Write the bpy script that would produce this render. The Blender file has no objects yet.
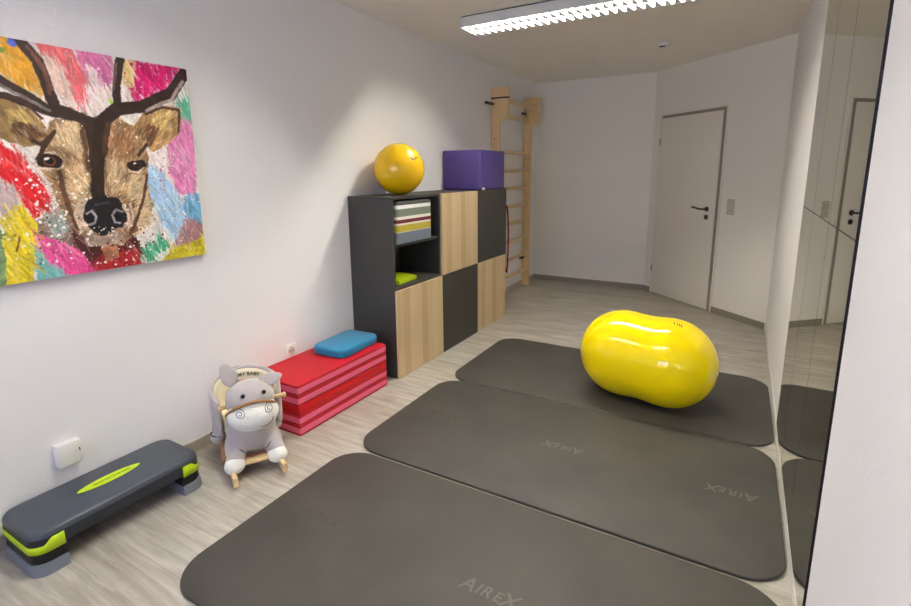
import bpy, bmesh, math, random
import numpy as np
from mathutils import Vector, Matrix, Euler
C = bpy.context.scene.collection
PI = math.pi
random.seed(7)

# ---------------------------------------------------------------- materials
def lin(c):
    return tuple(((x/12.92) if x <= 0.04045 else ((x+0.055)/1.055)**2.4) for x in c)
def rgb(r, g, b): return lin((r/255, g/255, b/255))
def new_mat(name):
    m = bpy.data.materials.new(name); m.use_nodes = True
    nt = m.node_tree; b = nt.nodes['Principled BSDF']
    return m, nt, b
def N(nt, t, **kw):
    n = nt.nodes.new(t)
    for k, v in kw.items(): setattr(n, k, v)
    return n
def mat(name, col, rough=.6, spec=.5, metal=0, bump=0, bscale=100, var=0, vscale=8, sheen=0, coat=0, stretch=None, bdist=.002):
    m, nt, b = new_mat(name)
    b.inputs['Base Color'].default_value = (*col, 1)
    b.inputs['Roughness'].default_value = rough
    b.inputs['Specular IOR Level'].default_value = spec
    b.inputs['Metallic'].default_value = metal
    b.inputs['Sheen Weight'].default_value = sheen
    b.inputs['Coat Weight'].default_value = coat
    b.inputs['Coat Roughness'].default_value = .02
    tc = N(nt, 'ShaderNodeTexCoord'); src = tc.outputs['Object']
    if stretch:
        mp = N(nt, 'ShaderNodeMapping'); mp.inputs['Scale'].default_value = stretch
        nt.links.new(src, mp.inputs['Vector']); src = mp.outputs['Vector']
    if var:
        n = N(nt, 'ShaderNodeTexNoise'); n.inputs['Scale'].default_value = vscale; n.inputs['Detail'].default_value = 5
        nt.links.new(src, n.inputs['Vector'])
        mx = N(nt, 'ShaderNodeMix', data_type='RGBA')
        mx.inputs[6].default_value = (*[c*(1-var) for c in col], 1); mx.inputs[7].default_value = (*[min(1, c*(1+var)) for c in col], 1)
        nt.links.new(n.outputs['Fac'], mx.inputs[0]); nt.links.new(mx.outputs[2], b.inputs['Base Color'])
    if bump:
        n = N(nt, 'ShaderNodeTexNoise'); n.inputs['Scale'].default_value = bscale; n.inputs['Detail'].default_value = 3
        nt.links.new(src, n.inputs['Vector'])
        bp = N(nt, 'ShaderNodeBump'); bp.inputs['Strength'].default_value = bump; bp.inputs['Distance'].default_value = bdist
        nt.links.new(n.outputs['Fac'], bp.inputs['Height']); nt.links.new(bp.outputs['Normal'], b.inputs['Normal'])
    return m
def emit(name, col, s):
    m, nt, b = new_mat(name)
    b.inputs['Base Color'].default_value = (0.8, 0.8, 0.8, 1)
    b.inputs['Emission Color'].default_value = (*col, 1); b.inputs['Emission Strength'].default_value = s
    return m

M = {}
M['wall'] = mat('white roughcast wall paint', rgb(240, 238, 236), .85, .3, bump=.4, bscale=85, bdist=.004)
M['wall_s'] = mat('smooth wall paint with warm light tint', rgb(243, 238, 226), .85, .3, bump=.3, bscale=120, bdist=.002)  # cream tint puts the warmer light of the far end into the paint
M['ceil'] = mat('white ceiling paint', rgb(246, 240, 230), .9, .2)
M['door'] = mat('white door lacquer', rgb(240, 233, 218), .45, .4)
M['jamb'] = mat('grey door rebate', rgb(150, 141, 128), .6, .3)
M['skirt'] = mat('grey oak skirting', rgb(146, 138, 124), .55, .3, var=.12, vscale=6, stretch=(2, 2, 30))
M['skirt_l'] = mat('light grey oak skirting', rgb(176, 168, 154), .55, .3, var=.1, vscale=6, stretch=(30, 2, 30))
M['skirt_w'] = mat('pale skirting', rgb(218, 215, 204), .5, .3, var=.04)
M['steel'] = mat('dark brushed steel', rgb(92, 86, 76), .35, .5, metal=.9)
M['chrome'] = mat('steel', rgb(150, 148, 142), .3, .5, metal=1)
M['plastic'] = mat('white plastic', rgb(235, 232, 226), .4, .5)
M['plastic_g'] = mat('cream grey plastic', rgb(204, 197, 180), .45, .4)
M['dark'] = mat('dark opening', rgb(35, 32, 28), .7, .3)
M['anthr'] = mat('anthracite laminate', rgb(56, 55, 53), .5, .4, bump=.05, bscale=200)
M['anthr_d'] = mat('anthracite door laminate', rgb(58, 56, 51), .45, .4)
M['yellow'] = mat('glossy yellow vinyl', rgb(255, 226, 0), .1, .35, coat=.45)
M['yellow_b'] = mat('yellow ball vinyl', rgb(252, 200, 8), .25, .5, coat=.4)
M['print'] = mat('grey ink', rgb(110, 95, 30), .5, .3)
M['purple'] = mat('purple leatherette', rgb(76, 61, 126), .5, .4, bump=.1, bscale=160)
M['purple_s'] = mat('purple seam', rgb(70, 54, 120), .5, .3)
M['red'] = mat('red leatherette', rgb(184, 14, 34), .5, .4, bump=.08, bscale=140)
M['red_d'] = mat('red fold leatherette', rgb(196, 12, 24), .5, .4)
M['pink'] = mat('pink side stripe fabric', rgb(228, 102, 134), .6, .3)
M['blue'] = mat('blue foam', rgb(28, 122, 162), .75, .3, bump=.15, bscale=180, sheen=.2)
M['blue_s'] = mat('blue foam seam', rgb(22, 100, 140), .8, .2)
M['step'] = mat('dark slate plastic', rgb(64, 71, 80), .38, .5, bump=.12, bscale=420, bdist=.0008)
M['step_side'] = mat('near black plastic', rgb(32, 36, 46), .35, .5)
M['step_blk'] = mat('black plastic', rgb(16, 16, 18), .4, .4)
M['step_gry'] = mat('grey riser plastic', rgb(122, 128, 138), .5, .4)
M['lime'] = mat('lime plastic', rgb(186, 216, 20), .45, .4)
M['lime_d'] = mat('dark olive ink', rgb(105, 120, 30), .6, .3)
M['mat'] = None
M['logo'] = mat('embossed foam letters', rgb(94, 91, 84), .7, .4)
M['logo_d'] = mat('darker embossed foam letters', rgb(72, 68, 62), .75, .3)  # same lettering in a darker tone
M['mat_edge'] = mat('mat edge foam', rgb(60, 56, 50), .8, .2)
M['plush'] = mat('grey plush', rgb(180, 172, 169), .95, .1, bump=.8, bscale=140, sheen=.5, var=.06, vscale=30, bdist=.004)
M['plush_w'] = mat('white plush', rgb(230, 228, 218), .95, .1, bump=.9, bscale=110, sheen=.5, bdist=.004)
M['plush_b'] = mat('brown trim', rgb(156, 116, 78), .8, .2)
M['thread'] = mat('dark thread', rgb(82, 78, 74), .8, .2)
M['eye'] = mat('black eye', rgb(12, 12, 16), .15, .5)
M['cream'] = mat('cream cushion fabric', rgb(236, 226, 196), .85, .2, bump=.2, bscale=200)
M['birch'] = mat('birch wood', rgb(222, 192, 140), .55, .4, var=.08, vscale=12, stretch=(1, 1, 8))
M['birch_o'] = mat('orange toned wood', rgb(206, 152, 112), .55, .4, var=.08, vscale=12)
M['pine'] = mat('pine wood', rgb(226, 194, 142), .5, .4, var=.16, vscale=7, stretch=(6, 6, .7))
M['pine_r'] = mat('pine rung wood', rgb(216, 190, 145), .5, .4, var=.08, vscale=9)
M['strap'] = mat('red woven strap', rgb(150, 20, 26), .7, .3, bump=.2, bscale=200)
M['housing'] = mat('grey white lamp housing', rgb(212, 213, 206), .5, .4)
M['blade'] = mat('bright louvre metal', rgb(238, 238, 236), .35, .5)
M['canvas_edge'] = mat('painted canvas edge', rgb(160, 110, 110), .8, .2, var=.5, vscale=9)
M['win_frame'] = mat('white window plastic', rgb(235, 235, 235), .4, .4)
M['mirror_edge'] = mat('black mirror edge', rgb(14, 13, 14), .5, .3)
M['seam'] = mat('mirror joint', rgb(84, 84, 70), .6, .2)

# mirror
m, nt, b = new_mat('mirror silvering'); b.inputs['Base Color'].default_value = (.77, .79, .66, 1)
b.inputs['Metallic'].default_value = 1; b.inputs['Roughness'].default_value = .012; M['mirror'] = m
# clear window glass
m, nt, b = new_mat('window glass'); nt.nodes.remove(b)
tr = N(nt, 'ShaderNodeBsdfTransparent'); gl = N(nt, 'ShaderNodeBsdfGlossy'); gl.inputs['Roughness'].default_value = .02
fr = N(nt, 'ShaderNodeFresnel'); mx = N(nt, 'ShaderNodeMixShader')
nt.links.new(fr.outputs[0], mx.inputs[0]); nt.links.new(tr.outputs[0], mx.inputs[1]); nt.links.new(gl.outputs[0], mx.inputs[2])
nt.links.new(mx.outputs[0], nt.nodes['Material Output'].inputs[0]); M['glass'] = m
# lamp tube
M['tube'] = emit('fluorescent tube', (1.0, .955, .86), 440)

# floor: planks run along x
m, nt, b = new_mat('pale greige vinyl planks')
tc = N(nt, 'ShaderNodeTexCoord'); mp = N(nt, 'ShaderNodeMapping'); mp.inputs['Location'].default_value = (0.21, -0.139, 0)
nt.links.new(tc.outputs['Object'], mp.inputs['Vector'])
br = N(nt, 'ShaderNodeTexBrick'); br.offset = .37; br.offset_frequency = 3
for k, v in {'Color1': (*rgb(176, 169, 156), 1), 'Color2': (*rgb(190, 185, 174), 1), 'Mortar': (*rgb(165, 157, 145), 1)}.items(): br.inputs[k].default_value = v
for k, v in {'Scale': 1, 'Mortar Size': .001, 'Mortar Smooth': .3, 'Bias': 0, 'Brick Width': 1.24, 'Row Height': .176}.items(): br.inputs[k].default_value = v
nt.links.new(mp.outputs[0], br.inputs['Vector'])
m2 = N(nt, 'ShaderNodeMapping'); m2.inputs['Scale'].default_value = (1.3, 15, 1); nt.links.new(tc.outputs['Object'], m2.inputs['Vector'])
n1 = N(nt, 'ShaderNodeTexNoise'); n1.inputs['Scale'].default_value = 2.2; n1.inputs['Detail'].default_value = 8; n1.inputs['Roughness'].default_value = .62
n1.inputs['Distortion'].default_value = .6
nt.links.new(m2.outputs[0], n1.inputs['Vector'])
r1 = N(nt, 'ShaderNodeValToRGB'); r1.color_ramp.elements[0].position = .34; r1.color_ramp.elements[1].position = .68
r1.color_ramp.elements[0].color = (*rgb(130, 118, 100), 1); r1.color_ramp.elements[1].color = (*rgb(214, 210, 200), 1)
nt.links.new(n1.outputs['Fac'], r1.inputs[0])
mx = N(nt, 'ShaderNodeMix', data_type='RGBA', blend_type='MIX'); mx.inputs[0].default_value = .45
nt.links.new(br.outputs['Color'], mx.inputs[6]); nt.links.new(r1.outputs[0], mx.inputs[7])
# cloudy patches
n2 = N(nt, 'ShaderNodeTexNoise'); n2.inputs['Scale'].default_value = 5; n2.inputs['Detail'].default_value = 6
m3 = N(nt, 'ShaderNodeMapping'); m3.inputs['Scale'].default_value = (.6, 1.6, 1); nt.links.new(tc.outputs['Object'], m3.inputs['Vector']); nt.links.new(m3.outputs[0], n2.inputs['Vector'])
r2 = N(nt, 'ShaderNodeValToRGB'); r2.color_ramp.elements[0].position = .35; r2.color_ramp.elements[1].position = .7
r2.color_ramp.elements[0].color = (.78, .77, .75, 1); r2.color_ramp.elements[1].color = (1, 1, 1, 1); nt.links.new(n2.outputs['Fac'], r2.inputs[0])
mz = N(nt, 'ShaderNodeMix', data_type='RGBA', blend_type='MULTIPLY'); mz.inputs[0].default_value = 1
nt.links.new(mx.outputs[2], mz.inputs[6]); nt.links.new(r2.outputs[0], mz.inputs[7])
# seams on top
my = N(nt, 'ShaderNodeMix', data_type='RGBA'); nt.links.new(br.outputs['Fac'], my.inputs[0])
nt.links.new(mz.outputs[2], my.inputs[6]); my.inputs[7].default_value = (*rgb(150, 142, 130), 1)
nt.links.new(my.outputs[2], b.inputs['Base Color']); b.inputs['Roughness'].default_value = .42; b.inputs['Specular IOR Level'].default_value = .4
bu = N(nt, 'ShaderNodeBump'); bu.inputs['Strength'].default_value = .15; bu.inputs['Distance'].default_value = .001
nt.links.new(n1.outputs['Fac'], bu.inputs['Height']); nt.links.new(bu.outputs[0], b.inputs['Normal'])
M['floor'] = m

# gym mat foam: fine ribbing
m, nt, b = new_mat('dark taupe gym mat foam')
tc = N(nt, 'ShaderNodeTexCoord')
n = N(nt, 'ShaderNodeTexNoise'); n.inputs['Scale'].default_value = 3; n.inputs['Detail'].default_value = 6; nt.links.new(tc.outputs['Object'], n.inputs['Vector'])
r = N(nt, 'ShaderNodeValToRGB'); r.color_ramp.elements[0].position = .3; r.color_ramp.elements[1].position = .75
r.color_ramp.elements[0].color = (*rgb(56, 53, 48), 1); r.color_ramp.elements[1].color = (*rgb(70, 66, 60), 1)
nt.links.new(n.outputs['Fac'], r.inputs[0]); nt.links.new(r.outputs[0], b.inputs['Base Color'])
w = N(nt, 'ShaderNodeTexWave'); w.inputs['Scale'].default_value = 60; w.bands_direction = 'DIAGONAL'; nt.links.new(tc.outputs['Object'], w.inputs['Vector'])
bu = N(nt, 'ShaderNodeBump'); bu.inputs['Strength'].default_value = .25; bu.inputs['Distance'].default_value = .001
nt.links.new(w.outputs['Fac'], bu.inputs['Height']); nt.links.new(bu.outputs[0], b.inputs['Normal'])
b.inputs['Roughness'].default_value = .62; b.inputs['Specular IOR Level'].default_value = .45
M['mat'] = m

# oak laminate with vertical lamellas (varies along object Y, grain along Z)
m, nt, b = new_mat('light oak laminate')
tc = N(nt, 'ShaderNodeTexCoord'); sx = N(nt, 'ShaderNodeSeparateXYZ'); nt.links.new(tc.outputs['Object'], sx.inputs[0])
sc = N(nt, 'ShaderNodeMath', operation='MULTIPLY'); sc.inputs[1].default_value = 13.3; nt.links.new(sx.outputs['Y'], sc.inputs[0])
fl = N(nt, 'ShaderNodeMath', operation='FLOOR'); nt.links.new(sc.outputs[0], fl.inputs[0])
wn = N(nt, 'ShaderNodeTexWhiteNoise', noise_dimensions='1D'); nt.links.new(fl.outputs[0], wn.inputs['W'])
r = N(nt, 'ShaderNodeValToRGB'); r.color_ramp.elements[0].color = (*rgb(196, 169, 128), 1); r.color_ramp.elements[1].color = (*rgb(217, 194, 156), 1)
nt.links.new(wn.outputs['Value'], r.inputs[0])
mp = N(nt, 'ShaderNodeMapping'); mp.inputs['Scale'].default_value = (40, 40, 1.5); nt.links.new(tc.outputs['Object'], mp.inputs['Vector'])
n = N(nt, 'ShaderNodeTexNoise'); n.inputs['Scale'].default_value = 2; n.inputs['Detail'].default_value = 6; nt.links.new(mp.outputs[0], n.inputs['Vector'])
r3 = N(nt, 'ShaderNodeValToRGB'); r3.color_ramp.elements[0].color = (.82, .8, .76, 1); r3.color_ramp.elements[1].color = (1.08, 1.06, 1.04, 1); nt.links.new(n.outputs['Fac'], r3.inputs[0])
mx = N(nt, 'ShaderNodeMix', data_type='RGBA', blend_type='MULTIPLY'); mx.inputs[0].default_value = 1
nt.links.new(r.outputs[0], mx.inputs[6]); nt.links.new(r3.outputs[0], mx.inputs[7]); nt.links.new(mx.outputs[2], b.inputs['Base Color'])
b.inputs['Roughness'].default_value = .45; M['oak'] = m

# striped storage box fabric: horizontal stripes by height
m, nt, b = new_mat('striped fabric')
tc = N(nt, 'ShaderNodeTexCoord'); sx = N(nt, 'ShaderNodeSeparateXYZ'); nt.links.new(tc.outputs['Object'], sx.inputs[0])
dv = N(nt, 'ShaderNodeMath', operation='DIVIDE'); dv.inputs[1].default_value = .285; nt.links.new(sx.outputs['Z'], dv.inputs[0])
r = N(nt, 'ShaderNodeValToRGB'); cr = r.color_ramp; cr.interpolation = 'CONSTANT'
st = [(0, (120, 132, 148)), (.27, (214, 208, 190)), (.29, (196, 176, 58)), (.45, (232, 226, 214)), (.50, (108, 22, 26)), (.585, (235, 232, 224)), (.66, (118, 126, 112)), (.84, (232, 232, 228)), (.93, (60, 62, 60))]
cr.elements[0].color = (*rgb(*st[0][1]), 1); cr.elements[1].position = st[1][0]; cr.elements[1].color = (*rgb(*st[1][1]), 1)
for p, c in st[2:]:
    e = cr.elements.new(p); e.color = (*rgb(*c), 1)
nt.links.new(dv.outputs[0], r.inputs[0]); nt.links.new(r.outputs[0], b.inputs['Base Color']); b.inputs['Roughness'].default_value = .6
M['stripes'] = m

# painted canvas face: colour attribute
m, nt, b = new_mat('acrylic paint on canvas')
at = N(nt, 'ShaderNodeVertexColor'); at.layer_name = 'paint'; nt.links.new(at.outputs[0], b.inputs['Base Color']); b.inputs['Roughness'].default_value = .5
b.inputs['Specular IOR Level'].default_value = .3
n = N(nt, 'ShaderNodeTexNoise'); n.inputs['Scale'].default_value = 60; bu = N(nt, 'ShaderNodeBump'); bu.inputs['Strength'].default_value = .2; bu.inputs['Distance'].default_value = .002
nt.links.new(n.outputs['Fac'], bu.inputs['Height']); nt.links.new(bu.outputs[0], b.inputs['Normal']); M['art'] = m

# ---------------------------------------------------------------- geometry helpers
def obj(name, bm, m, parent=None, smooth=True, loc=None):
    me = bpy.data.meshes.new(name)
    if isinstance(bm, bmesh.types.BMesh):
        bmesh.ops.recalc_face_normals(bm, faces=bm.faces)
        bm.to_mesh(me); bm.free()
    else: me = bm; me.name = name
    me.materials.clear(); me.materials.append(m)
    if smooth:
        me.polygons.foreach_set('use_smooth', [True]*len(me.polygons))
        try: me.set_sharp_from_angle(angle=math.radians(38))
        except Exception: pass
    o = bpy.data.objects.new(name, me); C.objects.link(o)
    if parent is not None: o.parent = parent
    if loc is not None: o.location = loc
    return o
def tag(o, label, cat, group=None, kind=None):
    o['label'] = label; o['category'] = cat
    if group: o['group'] = group
    if kind: o['kind'] = kind
    return o
def thing(name, label, cat, loc=(0, 0, 0), rz=0, group=None):
    o = bpy.data.objects.new(name, None); C.objects.link(o); o.empty_display_size = .1
    o.location = loc; o.rotation_euler = (0, 0, rz)
    return tag(o, label, cat, group)
def struct(name, bm, m, parent=None, smooth=False, loc=None):
    o = obj(name, bm, m, parent, smooth, loc)
    if parent is None: o['kind'] = 'structure'
    return o
def add_box(bm, x0, x1, y0, y1, z0, z1, bev=0, seg=2, rot=None, loc=None):
    t = bmesh.new(); bmesh.ops.create_cube(t, size=1)
    bmesh.ops.scale(t, vec=(x1-x0, y1-y0, z1-z0), verts=t.verts)
    bmesh.ops.translate(t, vec=((x0+x1)/2, (y0+y1)/2, (z0+z1)/2), verts=t.verts)
    if bev: bmesh.ops.bevel(t, geom=t.edges[:], offset=bev, segments=seg, affect='EDGES', profile=.5)
    if rot: bmesh.ops.rotate(t, cent=(0, 0, 0), matrix=rot, verts=t.verts)
    if loc: bmesh.ops.translate(t, vec=loc, verts=t.verts)
    merge(bm, t)
def merge(bm, t):
    me = bpy.data.meshes.new('tmp'); t.to_mesh(me); t.free(); bm.from_mesh(me); bpy.data.meshes.remove(me)
def box(*a, **k):
    bm = bmesh.new(); add_box(bm, *a, **k); return bm
def add_tube(bm, pts, r, seg=10, cap=True, closed=False):
    pts = [Vector(p) for p in pts]; n = len(pts); rings = []
    up = None
    for i, p in enumerate(pts):
        if closed: d = (pts[(i+1) % n]-pts[i-1]).normalized()
        else: d = (pts[min(i+1, n-1)]-pts[max(i-1, 0)]).normalized()
        if up is None:
            up = Vector((0, 0, 1)) if abs(d.z) < .9 else Vector((1, 0, 0))
        a = d.cross(up).normalized(); up = a.cross(d).normalized()
        rr = r[i] if isinstance(r, (list, tuple)) else r
        rings.append([bm.verts.new(p+(a*math.cos(2*PI*k/seg)+up*math.sin(2*PI*k/seg))*rr) for k in range(seg)])
    for i in range(n if closed else n-1):
        A, B = rings[i], rings[(i+1) % n]
        for k in range(seg): bm.faces.new((A[k], A[(k+1) % seg], B[(k+1) % seg], B[k]))
    if cap and not closed:
        bm.faces.new(rings[0]); bm.faces.new(rings[-1][::-1])
def tube(*a, **k):
    bm = bmesh.new(); add_tube(bm, *a, **k); return bm
def add_prism(bm, poly, axis, a, b, bev=0):
    # poly: 2D points in the two remaining axes (in xyz order), extruded a..b along axis
    t = bmesh.new()
    def P(p, v):
        q = list(p); q.insert('xyz'.index(axis), v); return q
    A = [t.verts.new(P(p, a)) for p in poly]; B = [t.verts.new(P(p, b)) for p in poly]
    t.faces.new(A); t.faces.new(B[::-1]); n = len(poly)
    for i in range(n): t.faces.new((A[i], B[i], B[(i+1) % n], A[(i+1) % n]))
    bmesh.ops.recalc_face_normals(t, faces=t.faces)
    if bev:
        es = [e for e in t.edges if (e.verts[0] in A) == (e.verts[1] in A)]
        bmesh.ops.bevel(t, geom=es, offset=bev, segments=3, affect='EDGES', profile=.5)
    merge(bm, t)
def prism(*a, **k):
    bm = bmesh.new(); add_prism(bm, *a, **k); return bm
def rrect(x0, x1, y0, y1, r, n=10):
    pts = []
    for cx, cy, a0 in ((x1-r, y1-r, 0), (x0+r, y1-r, PI/2), (x0+r, y0+r, PI), (x1-r, y0+r, 1.5*PI)):
        for i in range(n+1):
            a = a0+PI/2*i/n; pts.append((cx+r*math.cos(a), cy+r*math.sin(a)))
    return pts
def add_ell(bm, c, r, rot=None, u=32, v=20):
    t = bmesh.new(); bmesh.ops.create_uvsphere(t, u_segments=u, v_segments=v, radius=1)
    bmesh.ops.scale(t, vec=r, verts=t.verts)
    if rot: bmesh.ops.rotate(t, cent=(0, 0, 0), matrix=rot, verts=t.verts)
    bmesh.ops.translate(t, vec=c, verts=t.verts); merge(bm, t)
def ell(*a, **k):
    bm = bmesh.new(); add_ell(bm, *a, **k); return bm
def add_cyl(bm, c, r, h, axis='z', seg=32, bev=0):
    t = bmesh.new(); bmesh.ops.create_cone(t, cap_ends=True, segments=seg, radius1=r, radius2=r, depth=h)
    if bev: bmesh.ops.bevel(t, geom=[e for e in t.edges if len(e.link_faces) == 2 and any(len(f.verts) > 4 for f in e.link_faces)], offset=bev, segments=2, affect='EDGES')
    if axis == 'x': bmesh.ops.rotate(t, matrix=Matrix.Rotation(PI/2, 3, 'Y'), verts=t.verts)
    if axis == 'y': bmesh.ops.rotate(t, matrix=Matrix.Rotation(PI/2, 3, 'X'), verts=t.verts)
    bmesh.ops.translate(t, vec=c, verts=t.verts); merge(bm, t)
def cyl(*a, **k):
    bm = bmesh.new(); add_cyl(bm, *a, **k); return bm
def fuse(bm, voxel, smooth=6):
    # several overlapping solids -> one continuous surface
    me = bpy.data.meshes.new('fuse'); bm.to_mesh(me); bm.free()
    o = bpy.data.objects.new('fuse', me); C.objects.link(o)
    r = o.modifiers.new('r', 'REMESH'); r.mode = 'VOXEL'; r.voxel_size = voxel
    s = o.modifiers.new('s', 'SMOOTH'); s.iterations = smooth; s.factor = .6
    dg = bpy.context.evaluated_depsgraph_get(); out = bpy.data.meshes.new_from_object(o.evaluated_get(dg))
    bpy.data.objects.remove(o); return out
def text_mesh(s, size, depth, align='CENTER'):
    cu = bpy.data.curves.new('t', 'FONT'); cu.body = s; cu.size = size; cu.extrude = depth; cu.align_x = align; cu.align_y = 'CENTER'
    cu.offset = size*.012
    o = bpy.data.objects.new('t', cu); C.objects.link(o)
    dg = bpy.context.evaluated_depsgraph_get(); me = bpy.data.meshes.new_from_object(o.evaluated_get(dg))
    bpy.data.objects.remove(o); return me
# ---------------------------------------------------------------- room (metres; x = 0 is the left wall)
W, YE, H, YB = 2.6773, 6.292, 2.5305, -1.7
AX, DA = 1.432, 0.7327                      # start and angle of the slanted door wall
RY = YE-(W-AX)*math.tan(DA)                 # where it meets the right wall
LEN = (W-AX)/math.cos(DA)
struct('floor', box(-.1, W+.1, YB-.1, YE+.1, -.08, 0), M['floor'])
struct('ceiling', box(-.1, W+.1, YB-.1, YE+.1, H, H+.08), M['ceil'])
struct('wall_left', box(-.1, 0, YB, YE, 0, H), M['wall'])
struct('wall_right', box(W, W+.1, YB, RY, 0, H), M['wall'])
struct('wall_end', box(-.1, AX, YE, YE+.1, 0, H), M['wall_s'])
# slanted wall with the doorway; local x runs along the wall, local -y looks into the room
def slant(o):
    o.location = (AX, YE, 0); o.rotation_euler = (0, 0, -DA); return o
D0, D1, DH = .15, .992, 2.005
bm = bmesh.new()
add_box(bm, -.02, D0-.012, 0, .12, 0, H); add_box(bm, D1+.04, LEN+.02, 0, .12, 0, H); add_box(bm, D0-.012, D1+.04, 0, .12, DH+.028, H); add_box(bm, D0-.012, D1+.04, .101, .12, 0, DH+.028)  # last box is an added blank behind the door, stops light leaking in
slant(struct('wall_slanted', bm, M['wall_s']))
# rear wall with three windows
wx = [(.28, .82), (1.07, 1.61), (1.86, 2.40)]; WZ0, WZ1 = .95, 2.2
bm = bmesh.new(); xs = [-.1]+[v for p in wx for v in p]+[W+.1]
for i in range(0, len(xs), 2): add_box(bm, xs[i], xs[i+1], YB-.14, YB, 0, H)
for a, b2 in wx: add_box(bm, a, b2, YB-.14, YB, 0, WZ0); add_box(bm, a, b2, YB-.14, YB, WZ1, H)
struct('wall_rear', bm, M['wall'])
for i, (a, b2) in enumerate(wx):
    r = bpy.data.objects.new('window_%d' % (i+1), None); C.objects.link(r); r['kind'] = 'structure'; r.location = ((a+b2)/2, YB-.08, WZ0)
    w2 = (b2-a)/2; h = WZ1-WZ0; bm = bmesh.new()
    for q in ((-w2, -w2+.05, 0, h), (w2-.05, w2, 0, h), (-w2+.05, w2-.05, 0, .05), (-w2+.05, w2-.05, h-.05, h)):
        add_box(bm, q[0], q[1], -.03, .03, q[2], q[3])
    obj('frame', bm, M['win_frame'], r, smooth=False)
    obj('pane', box(-w2+.05, w2-.05, -.004, .004, .05, h-.05), M['glass'], r, smooth=False)
# skirtings
struct('baseboard_left', box(0, .013, YB, YE, 0, .06), M['skirt_l'])
struct('baseboard_end', box(.013, AX-.005, YE-.013, YE, 0, .06), M['skirt'])
bm = bmesh.new(); add_box(bm, 0.006, D0-.03, -.013, 0, 0, .06); add_box(bm, D1+.06, LEN-.012, -.013, 0, 0, .06)
slant(struct('baseboard_slanted', bm, M['skirt']))
struct('baseboard_right', box(W-.006, W, YB, RY-.02, 0, .058), M['skirt_w'])

# door
dr = bpy.data.objects.new('door_1', None); C.objects.link(dr); dr['kind'] = 'structure'; slant(dr)
obj('door_leaf', box(D0, D1, -.012, .03, .008, DH, bev=.003), M['door'], dr)
bm = bmesh.new(); add_box(bm, D1+.002, D1+.04, -.006, .1, 0, DH+.03); add_box(bm, D0-.01, D1+.04, -.006, .1, DH+.003, DH+.03)
obj('door_frame', bm, M['jamb'], dr, smooth=False)
bm = bmesh.new(); add_box(bm, D1+.04, D1+.062, -.012, 0, 0, DH+.05, bev=.003); add_box(bm, D0-.04, D1+.04, -.008, 0, DH+.03, DH+.05, bev=.003); add_box(bm, D0-.04, D0-.004, -.012, .0, 0, DH+.03, bev=.003)
obj('door_casing', bm, M['door'], dr)
hd = obj('door_handle', cyl((.893, -.016, 1.045), .026, .009, 'y', 28, .002), M['steel'], dr)
obj('lever', tube([(.893, -.018, 1.045), (.893, -.06, 1.045), (.885, -.066, 1.045), (.84, -.066, 1.044), (.80, -.066, 1.052), (.765, -.065, 1.056), (.742, -.063, 1.056)], .0095, 12), M['steel'], hd)
bm = cyl((.893, -.016, .963), .026, .009, 'y', 28, .002); kh = obj('keyhole_plate', bm, M['steel'], dr)
obj('keyhole', box(.889, .897, -.0215, -.019, .952, .972), M['dark'], kh, smooth=False)
for z in (.30, 1.75): obj('hinge', cyl((D0-.012, -.018, z), .0055, .07, 'z', 14), M['chrome'], dr)

# light switch and socket beside the door
sw = thing('light_switch', 'cream double switch and socket plate right of the white door', 'light switch')
slant(sw)
obj('cover_plate', box(1.135, 1.215, -.011, 0, 1.008, 1.158, bev=.003), M['plastic_g'], sw)
obj('rocker', box(1.148, 1.202, -.017, -.010, 1.09, 1.144, bev=.002), M['plastic_g'], sw)
so = obj('socket_insert', cyl((1.175, -.010, 1.047), .024, .006, 'y', 28), M['plastic_g'], sw)
for dx in (-.009, .009): obj('pin_hole', cyl((1.175+dx, -.0135, 1.047), .003, .002, 'y', 10), M['dark'], so)

# mirror on the right wall: 3 x 2 panels with fine joints and black edge
mr = thing('wall_mirror', 'tall mirror of six joined panels with black edge on the right wall', 'mirror', (W, 2.345, 0))
ys = [-.722, -.220, .266, .721]; zs = [.062, 1.257, 2.47]
for i in range(3):
    for j in range(2):
        obj('mirror_panel', box(-.005, -.001, ys[i]+.003, ys[i+1]-.003, zs[j]+.0022, zs[j+1]-.0022), M['mirror'], mr, smooth=False)
obj('mirror_backing', box(-.0035, 0, ys[0]+.001, ys[3]-.001, zs[0]+.001, zs[2]-.001), M['seam'], mr, smooth=False)
bm = bmesh.new(); add_box(bm, -.0068, 0, ys[0]-.0042, ys[0], zs[0]-.002, zs[2]+.004)
obj('edge_strip', bm, M['mirror_edge'], mr, smooth=False)

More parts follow.
